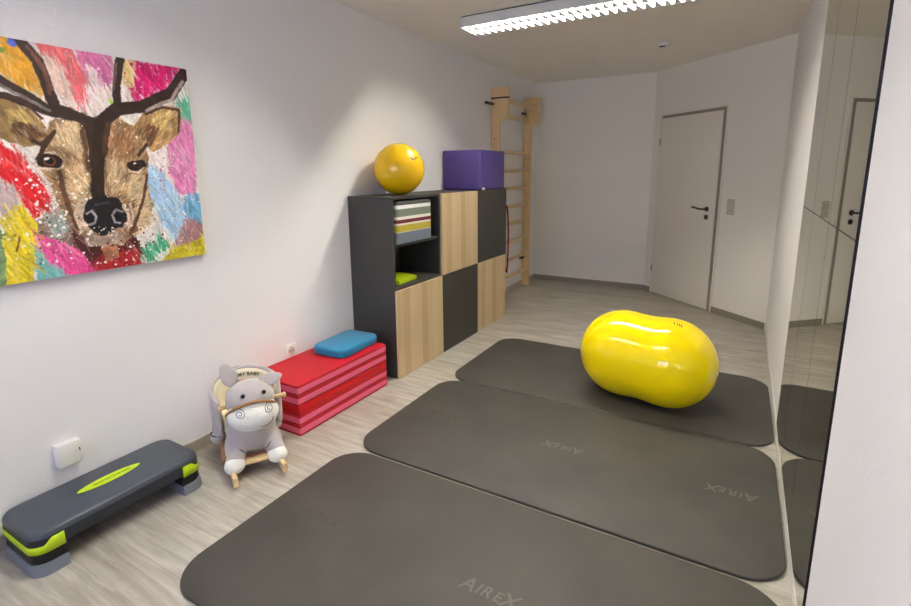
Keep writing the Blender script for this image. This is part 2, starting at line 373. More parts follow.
# ceiling lamps: housing, two tubes, white double louvre
def lamp(x0, x1, y0, y1, label):
    t = thing('louvre_ceiling_light', label, 'ceiling light', ((x0+x1)/2, (y0+y1)/2, H), 0, 'fluorescent ceiling lights')
    lx, ly = (x1-x0)/2, (y1-y0)/2; zb = 2.455-H
    bm = bmesh.new()
    add_box(bm, -lx, lx, -ly, -ly+.006, zb, -.008); add_box(bm, -lx, lx, ly-.006, ly, zb, -.008)
    add_box(bm, -lx, -lx+.006, -ly+.006, ly-.006, zb, -.008); add_box(bm, lx-.006, lx, -ly+.006, ly-.006, zb, -.008)
    add_box(bm, -lx, lx, -ly, ly, -.014, -.008)
    obj('housing', bm, M['housing'], t, smooth=False)
    obj('shadow_gap_plate', box(-lx+.01, lx-.01, -ly+.012, ly-.012, -.008, 0), M['dark'], t, smooth=False)  # dark colour stands in for the shadow gap above the housing
    lv = bmesh.new()
    # long parabolic side and centre reflectors
    for yc, w in ((-ly+.010, .004), (0, .007), (ly-.010, .004)):
        add_prism(lv, [(yc-w, zb+.002), (yc+w, zb+.002), (yc+.002, zb+.036), (yc-.002, zb+.036)], 'x', -lx+.008, lx-.008)
    n = 26; step = 2*(lx-.03)/n
    for k in range(n+1):
        xc = -lx+.03+k*step
        for sgn in (-1, 1):
            ya, yb = (.006, ly-.014)
            ya, yb = (.006, ly-.014) if sgn > 0 else (-ly+.014, -.006)
            q = [lv.verts.new(v) for v in ((xc-.003, ya, zb+.002), (xc+.003, ya, zb+.002), (xc+.021, yb, zb+.002), (xc-.021, yb, zb+.002),
                 (xc-.001, ya, zb+.026), (xc+.001, ya, zb+.026), (xc+.001, yb, zb+.026), (xc-.001, yb, zb+.026))]
            for f4 in ((0, 1, 2, 3), (4, 5, 6, 7), (0, 1, 5, 4), (1, 2, 6, 5), (2, 3, 7, 6), (3, 0, 4, 7)): lv.faces.new([q[i2] for i2 in f4])
    obj('louvre', lv, M['blade'], t, smooth=False)
    for s in (-1, 1):
        obj('tube', tube([(-lx+.03, s*ly*.5, zb+.054), (lx-.03, s*ly*.5, zb+.054)], .008, 12), M['tube'], t)
    return t
lamp(.535, 2.095, 3.335, 3.595, 'white louvred fluorescent ceiling light over the far gym mats')
lamp(.535, 2.095, 1.22, 1.48, 'white louvred fluorescent ceiling light over the front gym mat, above the camera')

sd = thing('smoke_detector', 'larger white round smoke detector on the ceiling near the door', 'smoke detector', (1.68, 4.934, H))
obj('body', cyl((0, 0, -.014), .055, .028, 'z', 36, .008), M['plastic'], sd)
obj('sensor_chamber', cyl((0, 0, -.034), .03, .014, 'z', 28, .003), M['plastic'], sd)
obj('sensor_grille', box(-.028, .018, -.034, -.026, -.038, -.029), M['dark'], sd, smooth=False)
tag(obj('ceiling_cap', cyl((.979, 5.398, H-.008), .032, .016, 'z', 28, .003), M['plastic']), 'tiny white round cap on the ceiling left of the smoke detector', 'ceiling cap')

# wall boxes
jb = thing('cable_junction_box', 'square white cable junction box on the wall above the step platform', 'junction box', (0, .838, .238))  # plain cable junction box, not an outlet
obj('housing', box(0.0, .038, -.045, .045, 0, .098, bev=.004), M['plastic'], jb)
obj('latch', box(.038, .040, .034, .037, .048, .062), M['dark'], jb, smooth=False)
ws = thing('wall_socket', 'white wall socket just above the red folding mats', 'wall socket', (0, 2.063, .30))
obj('cover_plate', box(0, .014, -.041, .041, 0, .082, bev=.003), M['plastic'], ws)
s_ = obj('socket_ring', cyl((.0145, 0, .042), .025, .006, 'x', 28), M['plastic_g'], ws)
for dy in (-.009, .009): obj('pin_hole', cyl((.018, dy, .042), .004, .002, 'x', 10), M['dark'], s_)

# ---------------------------------------------------------------- painting
PY, PZ, PS = .645, 1.038, .9
POLYS = [
((0.894, 0.863, 0.831),[(0.223,1.01),(1.121,1.203),(1.013,-0.259),(0.009,-0.07),(0.144,1.042)]),
((0.871, 0.627, 0.196),[(0.139,1.008),(0.281,0.996),(0.326,0.922),(0.351,0.814),(0.338,0.784),(0.269,0.803),(0.202,0.866),(0.123,0.904)]),
((0.922, 0.843, 0.804),[(0.336,0.998),(0.629,0.984),(0.6,0.762),(0.497,0.722),(0.393,0.752),(0.359,0.872)]),
((0.882, 0.412, 0.431),[(0.343,0.996),(0.462,1.003),(0.479,0.929),(0.508,0.874),(0.512,0.764),(0.449,0.778),(0.443,0.866),(0.413,0.899),(0.368,0.939)]),
((0.91, 0.784, 0.725),[(0.362,0.957),(0.41,0.937),(0.441,0.846),(0.457,0.769),(0.381,0.789),(0.367,0.873)]),
((0.843, 0.451, 0.647),[(0.48,1.008),(0.63,0.991),(0.617,0.89),(0.583,0.864),(0.531,0.838),(0.494,0.912)]),
((0.933, 0.843, 0.843),[(0.518,0.946),(0.553,0.931),(0.561,0.841),(0.531,0.767),(0.509,0.814)]),
((0.882, 0.765, 0.51),[(0.681,0.994),(0.756,0.992),(0.728,0.863),(0.681,0.836),(0.662,0.897)]),
((0.922, 0.843, 0.804),[(0.664,0.866),(0.739,0.864),(0.75,0.778),(0.663,0.78)]),
((0.804, 0.098, 0.412),[(0.744,0.99),(0.993,1.006),(0.933,0.924),(0.799,0.806),(0.709,0.8),(0.706,0.86)]),
((0.922, 0.882, 0.882),[(0.731,0.798),(0.98,0.896),(0.969,0.8),(0.722,0.731)]),
((0.373, 0.725, 0.588),[(0.922,0.83),(1.008,0.863),(0.998,0.734),(0.922,0.729)]),
((0.871, 0.51, 0.698),[(0.874,0.739),(0.999,0.742),(0.988,0.319),(0.878,0.349),(0.824,0.53)]),
((0.922, 0.863, 0.843),[(0.734,0.563),(0.858,0.602),(0.838,0.436),(0.757,0.46)]),
((0.412, 0.659, 0.804),[(0.916,0.34),(1.012,0.341),(1.01,0.174),(0.927,0.17),(0.894,0.273)]),
((0.659, 0.796, 0.91),[(0.734,0.506),(0.806,0.471),(0.876,0.337),(0.929,0.182),(0.839,0.086),(0.772,0.197),(0.739,0.319),(0.712,0.414)]),
((0.647, 0.471, 0.49),[(0.9,0.21),(1.01,0.174),(1.0,0.083),(0.818,0.063)]),
((0.804, 0.745, 0.196),[(0.733,-0.019),(0.817,0.056),(1.013,0.1),(1.01,-0.024)]),
((0.294, 0.675, 0.502),[(0.67,0.092),(0.763,0.129),(0.801,0.07),(0.689,0.008),(0.63,0.027)]),
((0.843, 0.118, 0.149),[(0.098,0.634),(0.162,0.583),(0.203,0.558),(0.256,0.482),(0.299,0.383),(0.292,0.303),(0.246,0.27),(0.21,0.328),(0.177,0.426),(0.081,0.518)]),
((0.765, 0.686, 0.675),[(0.078,0.5),(0.172,0.398),(0.191,0.31),(0.118,0.277),(0.047,0.283)]),
((0.51, 0.412, 0.373),[(0.241,0.267),(0.363,0.277),(0.433,0.098),(0.323,0.113),(0.23,0.188)]),
((0.882, 0.784, 0.176),[(0.123,0.287),(0.202,0.329),(0.242,0.247),(0.218,0.128),(0.187,-0.01),(0.093,-0.02),(0.106,0.106)]),
((0.451, 0.549, 0.373),[(0.03,0.267),(0.117,0.22),(0.107,-0.013),(-0.012,-0.027)]),
((0.451, 0.698, 0.686),[(0.219,0.128),(0.329,0.154),(0.342,-0.019),(0.21,-0.019)]),
((0.588, 0.627, 0.588),[(0.269,0.284),(0.334,0.321),(0.356,0.214),(0.311,0.157)]),
((0.882, 0.314, 0.569),[(0.224,0.204),(0.28,0.181),(0.394,0.097),(0.498,-0.021),(0.324,-0.016),(0.264,0.07),(0.233,0.147)]),
((0.275, 0.11, 0.11),[(0.357,0.226),(0.418,0.122),(0.628,0.152),(0.666,0.064),(0.594,-0.02),(0.449,-0.006),(0.363,0.14)]),
((0.647, 0.125, 0.149),[(0.429,0.064),(0.641,0.08),(0.64,-0.016),(0.439,-0.01)]),
((0.549, 0.439, 0.282),[(0.106,0.782),(0.188,0.767),(0.248,0.764),(0.318,0.697),(0.343,0.64),(0.313,0.577),(0.237,0.573),(0.084,0.633)]),
((0.698, 0.588, 0.361),[(0.197,0.722),(0.257,0.719),(0.306,0.667),(0.261,0.636),(0.202,0.659)]),
((0.376, 0.259, 0.165),[(0.22,0.679),(0.288,0.652),(0.332,0.62),(0.254,0.593),(0.207,0.632)]),
((0.941, 0.882, 0.882),[(0.286,0.753),(0.347,0.728),(0.368,0.691),(0.344,0.621)]),
((0.62, 0.478, 0.306),[(0.949,0.798),(0.929,0.677),(0.862,0.602),(0.769,0.56),(0.726,0.616),(0.689,0.673),(0.747,0.749),(0.869,0.797)]),
((0.745, 0.62, 0.4),[(0.902,0.77),(0.883,0.674),(0.828,0.659),(0.778,0.724),(0.841,0.764)]),
((0.431, 0.275, 0.176),[(0.759,0.7),(0.819,0.682),(0.772,0.588),(0.728,0.631)]),
((0.58, 0.455, 0.322),[(0.346,0.683),(0.427,0.746),(0.514,0.713),(0.606,0.731),(0.686,0.694),(0.727,0.62),(0.747,0.529),(0.723,0.413),(0.741,0.296),(0.703,0.18),(0.628,0.159),(0.579,0.112),(0.403,0.162),(0.36,0.252),(0.336,0.361),(0.299,0.443),(0.28,0.521),(0.292,0.57),(0.331,0.611)]),
((0.769, 0.659, 0.51),[(0.373,0.672),(0.448,0.698),(0.463,0.607),(0.442,0.524),(0.376,0.563),(0.336,0.581)]),
((0.745, 0.62, 0.463),[(0.373,0.482),(0.449,0.503),(0.456,0.378),(0.397,0.317),(0.366,0.36)]),
((0.549, 0.408, 0.275),[(0.309,0.452),(0.362,0.462),(0.369,0.319),(0.352,0.257),(0.322,0.362)]),
((0.588, 0.424, 0.29),[(0.58,0.687),(0.672,0.683),(0.707,0.608),(0.621,0.527),(0.564,0.569)]),
((0.784, 0.675, 0.518),[(0.654,0.449),(0.728,0.449),(0.73,0.201),(0.639,0.151),(0.613,0.303)]),
((0.725, 0.608, 0.463),[(0.553,0.526),(0.639,0.506),(0.622,0.371),(0.549,0.373)]),
((0.471, 0.333, 0.227),[(0.588,0.317),(0.649,0.324),(0.652,0.173),(0.593,0.144)]),
((0.176, 0.118, 0.086),[(0.461,0.702),(0.596,0.727),(0.548,0.548),(0.511,0.419),(0.514,0.342),(0.457,0.346),(0.473,0.43),(0.472,0.567)]),
((0.345, 0.243, 0.173),[(0.461,0.702),(0.487,0.701),(0.486,0.546),(0.476,0.419),(0.461,0.482),(0.463,0.607)]),
((0.784, 0.686, 0.608),[(0.397,0.317),(0.459,0.36),(0.463,0.323),(0.419,0.251),(0.434,0.181),(0.397,0.221)]),
((0.784, 0.686, 0.608),[(0.59,0.332),(0.626,0.28),(0.621,0.211),(0.574,0.166),(0.599,0.236)]),
((0.086, 0.071, 0.078),[(0.423,0.311),(0.466,0.34),(0.536,0.348),(0.588,0.319),(0.609,0.236),(0.58,0.192),(0.482,0.171),(0.429,0.208),(0.413,0.262)]),
((0.588, 0.502, 0.451),[(0.424,0.173),(0.578,0.17),(0.586,0.131),(0.494,0.107),(0.429,0.133)]),
((0.647, 0.431, 0.314),[(0.474,0.11),(0.547,0.109),(0.549,0.047),(0.482,0.046)]),
]
STROKES = [
((0.188, 0.118, 0.102),0.045,[(0.284,1.001),(0.337,0.928),(0.357,0.824),(0.374,0.74),(0.511,0.688)]),
((0.188, 0.118, 0.102),0.0279,[(0.106,0.782),(0.218,0.77),(0.291,0.736),(0.37,0.711)]),
((0.188, 0.118, 0.102),0.0364,[(0.12,0.879),(0.198,0.833),(0.281,0.778),(0.363,0.72),(0.521,0.689)]),
((0.471, 0.439, 0.431),0.0129,[(0.117,0.852),(0.194,0.812),(0.271,0.767),(0.347,0.728)]),
((0.392, 0.235, 0.176),0.0129,[(0.321,0.954),(0.353,0.89),(0.361,0.797)]),
((0.188, 0.118, 0.102),0.0386,[(0.67,0.994),(0.639,0.872),(0.632,0.777),(0.541,0.69)]),
((0.188, 0.118, 0.102),0.0579,[(0.562,0.707),(0.63,0.761),(0.751,0.782),(0.901,0.862),(0.989,0.972)]),
((0.647, 0.58, 0.549),0.0171,[(0.767,0.763),(0.898,0.834),(0.974,0.93)]),
((0.204, 0.133, 0.098),0.0557,[(0.503,0.688),(0.509,0.609),(0.506,0.526)]),
((0.157, 0.102, 0.078),0.0557,[(0.54,0.684),(0.517,0.526),(0.497,0.398),(0.491,0.328)]),
((0.275, 0.18, 0.125),0.0257,[(0.58,0.687),(0.543,0.547)]),
((0.243, 0.149, 0.102),0.015,[(0.299,0.58),(0.361,0.641),(0.342,0.611),(0.29,0.541)]),
((0.784, 0.706, 0.588),0.0107,[(0.283,0.521),(0.304,0.538),(0.343,0.538),(0.367,0.487)]),
((0.824, 0.745, 0.647),0.015,[(0.279,0.51),(0.307,0.541),(0.34,0.542),(0.363,0.487),(0.324,0.479),(0.289,0.487)]),
((0.133, 0.086, 0.071),0.0579,[(0.308,0.514),(0.337,0.507)]),
((0.471, 0.235, 0.137),0.0386,[(0.319,0.508),(0.324,0.507)]),
((0.059, 0.039, 0.039),0.0257,[(0.32,0.508),(0.323,0.508)]),
((0.961, 0.941, 0.941),0.0129,[(0.311,0.52),(0.314,0.52)]),
((0.824, 0.745, 0.647),0.0129,[(0.65,0.47),(0.673,0.514),(0.704,0.519),(0.723,0.488),(0.689,0.46)]),
((0.133, 0.086, 0.071),0.0536,[(0.67,0.494),(0.702,0.497)]),
((0.353, 0.176, 0.118),0.0257,[(0.687,0.497),(0.691,0.497)]),
((0.059, 0.039, 0.039),0.0193,[(0.689,0.497),(0.691,0.497)]),
((0.784, 0.706, 0.588),0.0086,[(0.649,0.464),(0.689,0.464),(0.718,0.483)]),
((0.961, 0.941, 0.941),0.0096,[(0.679,0.508),(0.683,0.508)]),
((0.094, 0.078, 0.094),0.0857,[(0.47,0.301),(0.55,0.303)]),
((0.094, 0.078, 0.094),0.0986,[(0.464,0.259),(0.559,0.253)]),
((0.647, 0.627, 0.647),0.0107,[(0.43,0.277),(0.454,0.288),(0.47,0.26),(0.458,0.227),(0.434,0.22)]),
((0.02, 0.02, 0.031),0.0257,[(0.442,0.25),(0.447,0.244)]),
((0.647, 0.627, 0.647),0.0107,[(0.591,0.273),(0.562,0.284),(0.541,0.259),(0.547,0.222),(0.57,0.216)]),
((0.02, 0.02, 0.031),0.0257,[(0.566,0.246),(0.57,0.243)]),
((0.235, 0.235, 0.255),0.0086,[(0.471,0.312),(0.532,0.318)]),
((0.353, 0.431, 0.843),0.0322,[(0.257,0.986),(0.259,0.982)]),
((0.471, 0.627, 0.235),0.0214,[(0.219,0.948),(0.221,0.947)]),
((0.627, 0.745, 0.235),0.0171,[(0.603,0.792),(0.603,0.788)]),
((0.471, 0.235, 0.078),0.0064,[(0.17,0.194),(0.156,0.137)]),
((0.361, 0.243, 0.173),0.0193,[(0.35,0.462),(0.359,0.371),(0.367,0.298),(0.387,0.208)]),
((0.361, 0.243, 0.173),0.015,[(0.728,0.449),(0.701,0.344),(0.656,0.231),(0.616,0.161)]),
((0.235, 0.149, 0.102),0.0171,[(0.271,0.594),(0.311,0.577),(0.283,0.521)]),
((0.235, 0.149, 0.102),0.015,[(0.747,0.602),(0.699,0.547)]),
((0.843, 0.745, 0.627),0.0107,[(0.407,0.327),(0.381,0.276),(0.396,0.211)]),
((0.843, 0.745, 0.627),0.0107,[(0.631,0.307),(0.639,0.244),(0.606,0.184)]),
((0.471, 0.294, 0.235),0.0129,[(0.309,0.978),(0.351,0.912),(0.371,0.817)]),
((0.431, 0.333, 0.294),0.0107,[(0.651,0.968),(0.623,0.849)]),
((0.235, 0.157, 0.11),0.0107,[(0.758,0.746),(0.843,0.787),(0.937,0.784),(0.919,0.677)]),
((0.235, 0.157, 0.11),0.0107,[(0.19,0.776),(0.256,0.761),(0.318,0.692)]),
]

def sm_noise(n, cells, seed):
    r = np.random.RandomState(seed).rand(cells[0]+2, cells[1]+2)
    u = np.linspace(0, cells[0], n, endpoint=False); v = np.linspace(0, cells[1], n, endpoint=False)
    i, j = u.astype(int), v.astype(int); fu, fv = u-i, v-j; fu = fu*fu*(3-2*fu); fv = fv*fv*(3-2*fv)
    A = r[i][:, j]; B = r[i+1][:, j]; Cc = r[i][:, j+1]; D = r[i+1][:, j+1]
    return (A*(1-fu)[:, None]+B*fu[:, None])*(1-fv)[None]+(Cc*(1-fu)[:, None]+D*fu[:, None])*fv[None]
G = 340
gy, gx = np.meshgrid(np.linspace(0, 1, G), np.linspace(0, 1, G))      # gx varies along axis 0
wx_ = gx+(sm_noise(G, (18, 18), 1)-.5)*.016+(sm_noise(G, (90, 90), 2)-.5)*.008
wy_ = gy+(sm_noise(G, (18, 18), 3)-.5)*.016+(sm_noise(G, (90, 90), 4)-.5)*.008
img = np.zeros((G, G, 3)); img[:] = (.8, .77, .73)
def inside(px, py, P):
    r = np.zeros(px.shape, bool); n = len(P)
    for i in range(n):
        x1, y1 = P[i]; x2, y2 = P[(i+1) % n]
        if y1 == y2: continue
        c = ((y1 > py) != (y2 > py)) & (px < (x2-x1)*(py-y1)/(y2-y1)+x1); r ^= c
    return r
streak = sm_noise(G, (46, 30), 5)*.5+sm_noise(G, (90, 110), 6)*.5
for k, (c, P) in enumerate(POLYS):
    ms = inside(wx_, wy_, P)
    bleed = inside(wx_+(streak-.5)*.045, wy_+(streak-.5)*.03, P)
    t = .55+.75*np.random.RandomState(k).rand()
    cc = np.array(c)[None, None]*(1+(streak[..., None]-.5)*.34)
    img[bleed] = (img*.55+cc*.45)[bleed]; img[ms] = cc[ms]
fur = sm_noise(G, (70, 50), 9)*.5+sm_noise(G, (26, 18), 10)*.5
brown = (img[..., 0] > img[..., 2]*1.15) & (img[..., 0] < .82) & (img[..., 1] > img[..., 2]) & (img[..., 0] < img[..., 1]*1.6)
img[brown] *= (.8+.5*fur[brown])[:, None]
rb = np.random.RandomState(33)
def streaks(n, x0, x1, y0, y1, ang, jit, L0, L1, amp, hw, only_brown):
    for _ in range(n):
        x, y = x0+(x1-x0)*rb.rand(), y0+(y1-y0)*rb.rand(); i, j = int(x*(G-1)), int(y*(G-1))
        if brown[i, j] != only_brown: continue
        a = (math.atan2(y-.27, x-.5) if ang is None else ang)+jit*(rb.rand()-.5); L = L0+(L1-L0)*rb.rand()
        col = np.clip(img[i, j]*(1+amp*(rb.rand()*2-1)), 0, 1)
        if rb.rand() < .10: col = col*.5+np.array((.95, .93, .88))*.5
        m_ = int((L+hw)*G)+1; i0, i1, j0, j1 = max(0, i-m_), min(G, i+m_+1), max(0, j-m_), min(G, j+m_+1)
        dx, dy = gx[i0:i1, j0:j1]-x, gy[i0:i1, j0:j1]-y; u = dx*math.cos(a)+dy*math.sin(a); v = -dx*math.sin(a)+dy*math.cos(a)
        q = ((u/L)**2+(v/hw)**2 < 1) & (brown[i0:i1, j0:j1] == only_brown)
        img[i0:i1, j0:j1][q] = img[i0:i1, j0:j1][q]*.35+col*.65
streaks(5200, .22, .98, .15, .85, None, .7, .008, .028, .30, .0022, True)
streaks(3800, 0, 1, 0, 1, 1.9, 1.0, .012, .06, .16, .0035, False)
rs = np.random.RandomState(21)
def spots(n, ax, ay, sx, sy, col, r0, r1):
    global img
    for _ in range(n):
        x, y, r = rs.normal(ax, sx), rs.normal(ay, sy), r0+(r1-r0)*rs.rand()**3
        i0, i1 = int(max(0, (x-r)*G)), int(min(G, (x+r)*G+2)); j0, j1 = int(max(0, (y-r)*G)), int(min(G, (y+r)*G+2))
        if i0 >= i1 or j0 >= j1: continue
        q = np.hypot(gx[i0:i1, j0:j1]-x, gy[i0:i1, j0:j1]-y) < r
        img[i0:i1, j0:j1][q] = col
spots(230, .40, .28, .15, .14, (.94, .92, .88), .0018, .0075)
spots(110, .62, .16, .12, .10, (.94, .92, .88), .0018, .006)
spots(70, .86, .30, .06, .12, (.93, .93, .93), .002, .007)
spots(60, .30, .36, .06, .09, (.95, .93, .9), .002, .008)
spots(60, .66, .84, .06, .08, (.95, .9, .9), .002, .006)
spots(50, .42, .72, .04, .04, (.95, .93, .9), .002, .008)
spots(60, .80, .93, .06, .06, (.78, .1, .35), .002, .008)
spots(70, .62, .10, .10, .05, (.5, .06, .06), .002, .007)
spots(50, .28, .18, .07, .07, (.35, .25, .08), .002, .005)
spots(40, .80, .46, .05, .05, (.75, .2, .35), .002, .005)
wx_, wy_ = gx+(wx_-gx)*.5, gy+(wy_-gy)*.5
for c, w, P in STROKES:
    d = np.full(gx.shape, 9.)
    for (x1, y1), (x2, y2) in zip(P[:-1], P[1:]):
        L = max(1e-9, (x2-x1)**2+(y2-y1)**2); t = np.clip(((wx_-x1)*(x2-x1)+(wy_-y1)*(y2-y1))/L, 0, 1)
        d = np.minimum(d, np.hypot(wx_-x1-t*(x2-x1), wy_-y1-t*(y2-y1)))
    a = np.clip((w/2-d)/.004+.5, 0, 1)[..., None]
    img = img*(1-a)+np.array(c)[None, None]*(1+(fur[..., None]-.5)*.6)*a
img = np.clip(img, 0, 1); il = np.where(img <= .04045, img/12.92, ((img+.055)/1.055)**2.4)
pt_ = thing('stretched_canvas_picture', 'large square canvas painting of a stag head in splashed bright colours', 'painting', (0, PY, PZ))
me = bpy.data.meshes.new('painted_face')
vs = np.stack([np.full(G*G, .0305), (gx*PS).ravel(), (gy*PS).ravel()], 1)
idx = np.arange(G*G).reshape(G, G)
fs = np.stack([idx[:-1, :-1], idx[1:, :-1], idx[1:, 1:], idx[:-1, 1:]], -1).reshape(-1, 4)
me.from_pydata(vs.tolist(), [], fs.tolist()); ca = me.color_attributes.new('paint', 'FLOAT_COLOR', 'POINT')
ca.data.foreach_set('color', np.concatenate([il.reshape(-1, 3), np.ones((G*G, 1))], 1).ravel().astype(np.float32))
obj('painted_face', me, M['art'], pt_, smooth=False)
obj('stretched_canvas', box(.0, .030, 0, PS, 0, PS, bev=.003), M['canvas_edge'], pt_)
# ---------------------------------------------------------------- gym mats on the floor
def gym_mat(y0, label, rot=.0069, logos=(), length=1.962):
    t = thing('gym_mat', label, 'gym mat', (2.665, y0, 0), rot, 'dark gym mats on the floor')
    obj('foam_sheet', prism(rrect(-length, 0, 0, 1.003, .155, 14), 'z', 0.0005, .0155, bev=.005), M['mat'], t)
    for x, flip, dark in logos:
        lb = bmesh.new()
        for ch, px_, hh in (('A', -.080, .088), ('I', -.042, .070), ('R', -.010, .070), ('E', .032, .064), ('X', .074, .090)):
            tm = text_mesh(ch, hh*.95, .0006); tm.transform(Matrix.Translation((px_, (hh-.07)*.1, 0)) @ Matrix(((.95, .22, 0, 0), (0, 1, 0, 0), (0, 0, 1, 0), (0, 0, 0, 1)))); lb.from_mesh(tm)
        me = bpy.data.meshes.new('logo'); lb.to_mesh(me); lb.free()
        o = obj('embossed_logo', me, M['logo_d' if dark else 'logo'], t, smooth=False); o.location = (x-2.675, .515, .0158)
        o.rotation_euler = (0, 0, PI if flip else 0)
    return t
gym_mat(.812, 'dark gym mat nearest the camera with rounded corners and raised lettering', logos=((.995, False, True), (1.785, False, False), (2.50, False, True)), length=1.946)
gym_mat(1.836, 'middle dark gym mat between the front mat and the one under the peanut ball', logos=((.99, True, True), (1.71, True, False), (2.485, True, False)))
gym_mat(2.848, 'farthest dark gym mat with the yellow peanut ball lying on it', logos=((1.0, False, True),), length=1.970)

# ---------------------------------------------------------------- peanut ball
c1, c2 = Vector((1.822, 3.180, .289)), Vector((2.100, 3.130, .289)); R = .2725
ax = (c2-c1); Lh = ax.length/2; mid = (c1+c2)/2; ang = math.atan2(ax.y, ax.x)
pb = thing('peanut_ball', 'big glossy yellow peanut shaped exercise ball on the far gym mat', 'exercise ball', (mid.x, mid.y, .0165), ang)
bm = bmesh.new(); nu, nv = 72, 56; rings = []
def prof(t):                                      # t in -1..1 -> (x, r): two balls blended with a shallow waist
    a = t*PI/2; x = (Lh+R)*math.sin(a)
    r = 0
    for c in (-Lh, Lh):
        d = R*R-(x-c)**2
        if d > 0: r = max(r, math.sqrt(d))
    rmin = R*.972
    if abs(x) < Lh: r = max(r, R-(R-rmin)*(math.cos(x/Lh*PI)*.5+.5))
    return x, max(r, 0)
pr_ = [prof(-1+2*i/nv) for i in range(nv+1)]
for x, r in pr_[1:-1]:
    rings.append([bm.verts.new((x, r*math.cos(2*PI*k/nu), R+r*math.sin(2*PI*k/nu))) for k in range(nu)])
for A, B in zip(rings[:-1], rings[1:]):
    for k in range(nu): bm.faces.new((A[k], A[(k+1) % nu], B[(k+1) % nu], B[k]))
for ring, x in ((rings[0], pr_[0][0]), (rings[-1], pr_[-1][0])):
    v = bm.verts.new((x, 0, R))
    for k in range(nu): bm.faces.new((v, ring[k], ring[(k+1) % nu]))
obj('inflated_body', bm, M['yellow'], pb)
bm = bmesh.new()                                  # small printed dashes near the top right
for dx in (0, .020, .032, .044):
    P = []
    for s in (0, 1):
        a = 1.72+s*.10*(1 if dx != .034 else .6); x = Lh+.02+dx+.012*s; rr = math.sqrt(R*R-(x-Lh)**2)+.0008
        P.append((x, rr*math.cos(a), R+rr*math.sin(a)))
    add_tube(bm, P, .0028, 6)
obj('printed_mark', bm, M['print'], pb)
obj('valve_plug', ell((Lh+R*.985, 0, R), (.006, .012, .012)), M['plastic'], pb)

# ---------------------------------------------------------------- cabinet
cb = thing('storage_cabinet', 'wide checkerboard cabinet of dark grey and light oak doors with one open compartment', 'cabinet', (0, 2.662, 0))
CD, CH, CW, T = .388, 1.28, 1.8, .018
bm = bmesh.new()
add_box(bm, .003, CD, 0, T, .001, CH); add_box(bm, .003, CD, CW-T, CW, .001, CH)
add_box(bm, .003, CD, T, CW-T, CH-T, CH); add_box(bm, .003, CD, T, CW-T, .012, .012+T)
for y in (.6, 1.2): add_box(bm, .008, CD, y-T, y+T, .03, CH-T)
for y in (0, .6, 1.2): add_box(bm, .008, CD, y+T, y+.6-T, .64-T, .64+T)
add_box(bm, .003, .008, T, CW-T, .03, CH-T)
obj('carcass', bm, M['anthr'], cb, smooth=False)
obj('plinth', box(.02, .37, .019, CW-.019, 0.0005, .0118), M['dark'], cb, smooth=False)
obj('shelf', box(.009, .378, T+.001, .6-T-.001, .936, .954), M['anthr'], cb, smooth=False)
g = .0015
for k, (col, row) in {('oak', 0): 0, ('d1', 0): 0}.items() if False else []: pass
for c_, r_, mt in ((0, 0, 'oak'), (1, 0, 'anthr_d'), (2, 0, 'oak'), (1, 1, 'oak'), (2, 1, 'anthr_d')):
    o = obj('door', box(0, .0175, g, .6-g, g, (.638 if r_ == 0 else .64)-g, bev=.001), M[mt], cb, smooth=False, loc=(CD+.001, c_*.6, .0005 if r_ == 0 else .64))
    o['label'] = 'light oak door' if mt == 'oak' else 'dark grey door'

# striped storage box and lime pad in the open compartment
sb = thing('fabric_storage_box', 'striped fabric storage box on the shelf of the open cabinet compartment', 'storage box', (.20, 2.925, .9545))
bm = prism(rrect(-.17, .19, -.21, .225, .03, 6), 'z', 0, .290, bev=.008); obj('box_body', bm, M['stripes'], sb)
bm = prism(rrect(-.16, .18, -.20, .215, .03, 6), 'z', .2905, .294); obj('black_box_top', bm, M['step_blk'], sb)  # thin black sheet over the top of the box
lp = obj('folded_band', prism([(-.09, -.16), (.115, -.13), (.10, .105), (-.10, .14)], 'z', 0, .028, bev=.004), M['lime'], loc=(.235, 2.90, .6585))
tag(lp, 'lime green folded exercise band lying in the open cabinet compartment', 'exercise band')

# ball and cube on the cabinet
yb = thing('exercise_ball', 'round yellow exercise ball on top of the cabinet, beside the purple cube', 'exercise ball', (.205, 3.005, 1.2805))
obj('inflated_body', ell((0, 0, .184), (.184, .184, .184), u=64, v=40), M['yellow_b'], yb)
d = Vector((2.41-.205, -3.0, 1.44-1.455)).normalized(); rt = Vector((-d.y, d.x, 0)).normalized()*1; upv = Vector((0, 0, 1))
rt = Vector((.806, .59, 0)).normalized()
def onball(u, v):
    w_ = math.sqrt(max(0, 1-u*u-v*v)); p = (rt*u+d*w_+upv*v).normalized()*.1845; return (p.x, p.y, p.z+.184)
bm = bmesh.new(); add_tube(bm, [onball(.46, .46), onball(.50, .36), onball(.52, .34)], [.002, .005, .004], 6); add_tube(bm, [onball(.52, .34), onball(.62, .40), onball(.74, .44)], [.004, .0065, .003], 6)
obj('printed_mark', bm, M['print'], yb)
pc = thing('foam_cube', 'purple leatherette foam cube on top of the cabinet', 'foam cube', (.203, 4.172, 1.2805))
obj('cube_body', box(-.19, .20, -.245, .25, .0, .348, bev=.014, seg=4), M['purple'], pc)
obj('piping', tube([(x, y, .012) for x, y in rrect(-.188, .198, -.243, .248, .014, 4)], .004, 8, closed=True), M['purple_s'], pc)
tg = obj('care_tag', box(.201, .204, -.225, -.175, 0.0, .022), M['plastic'], pc)

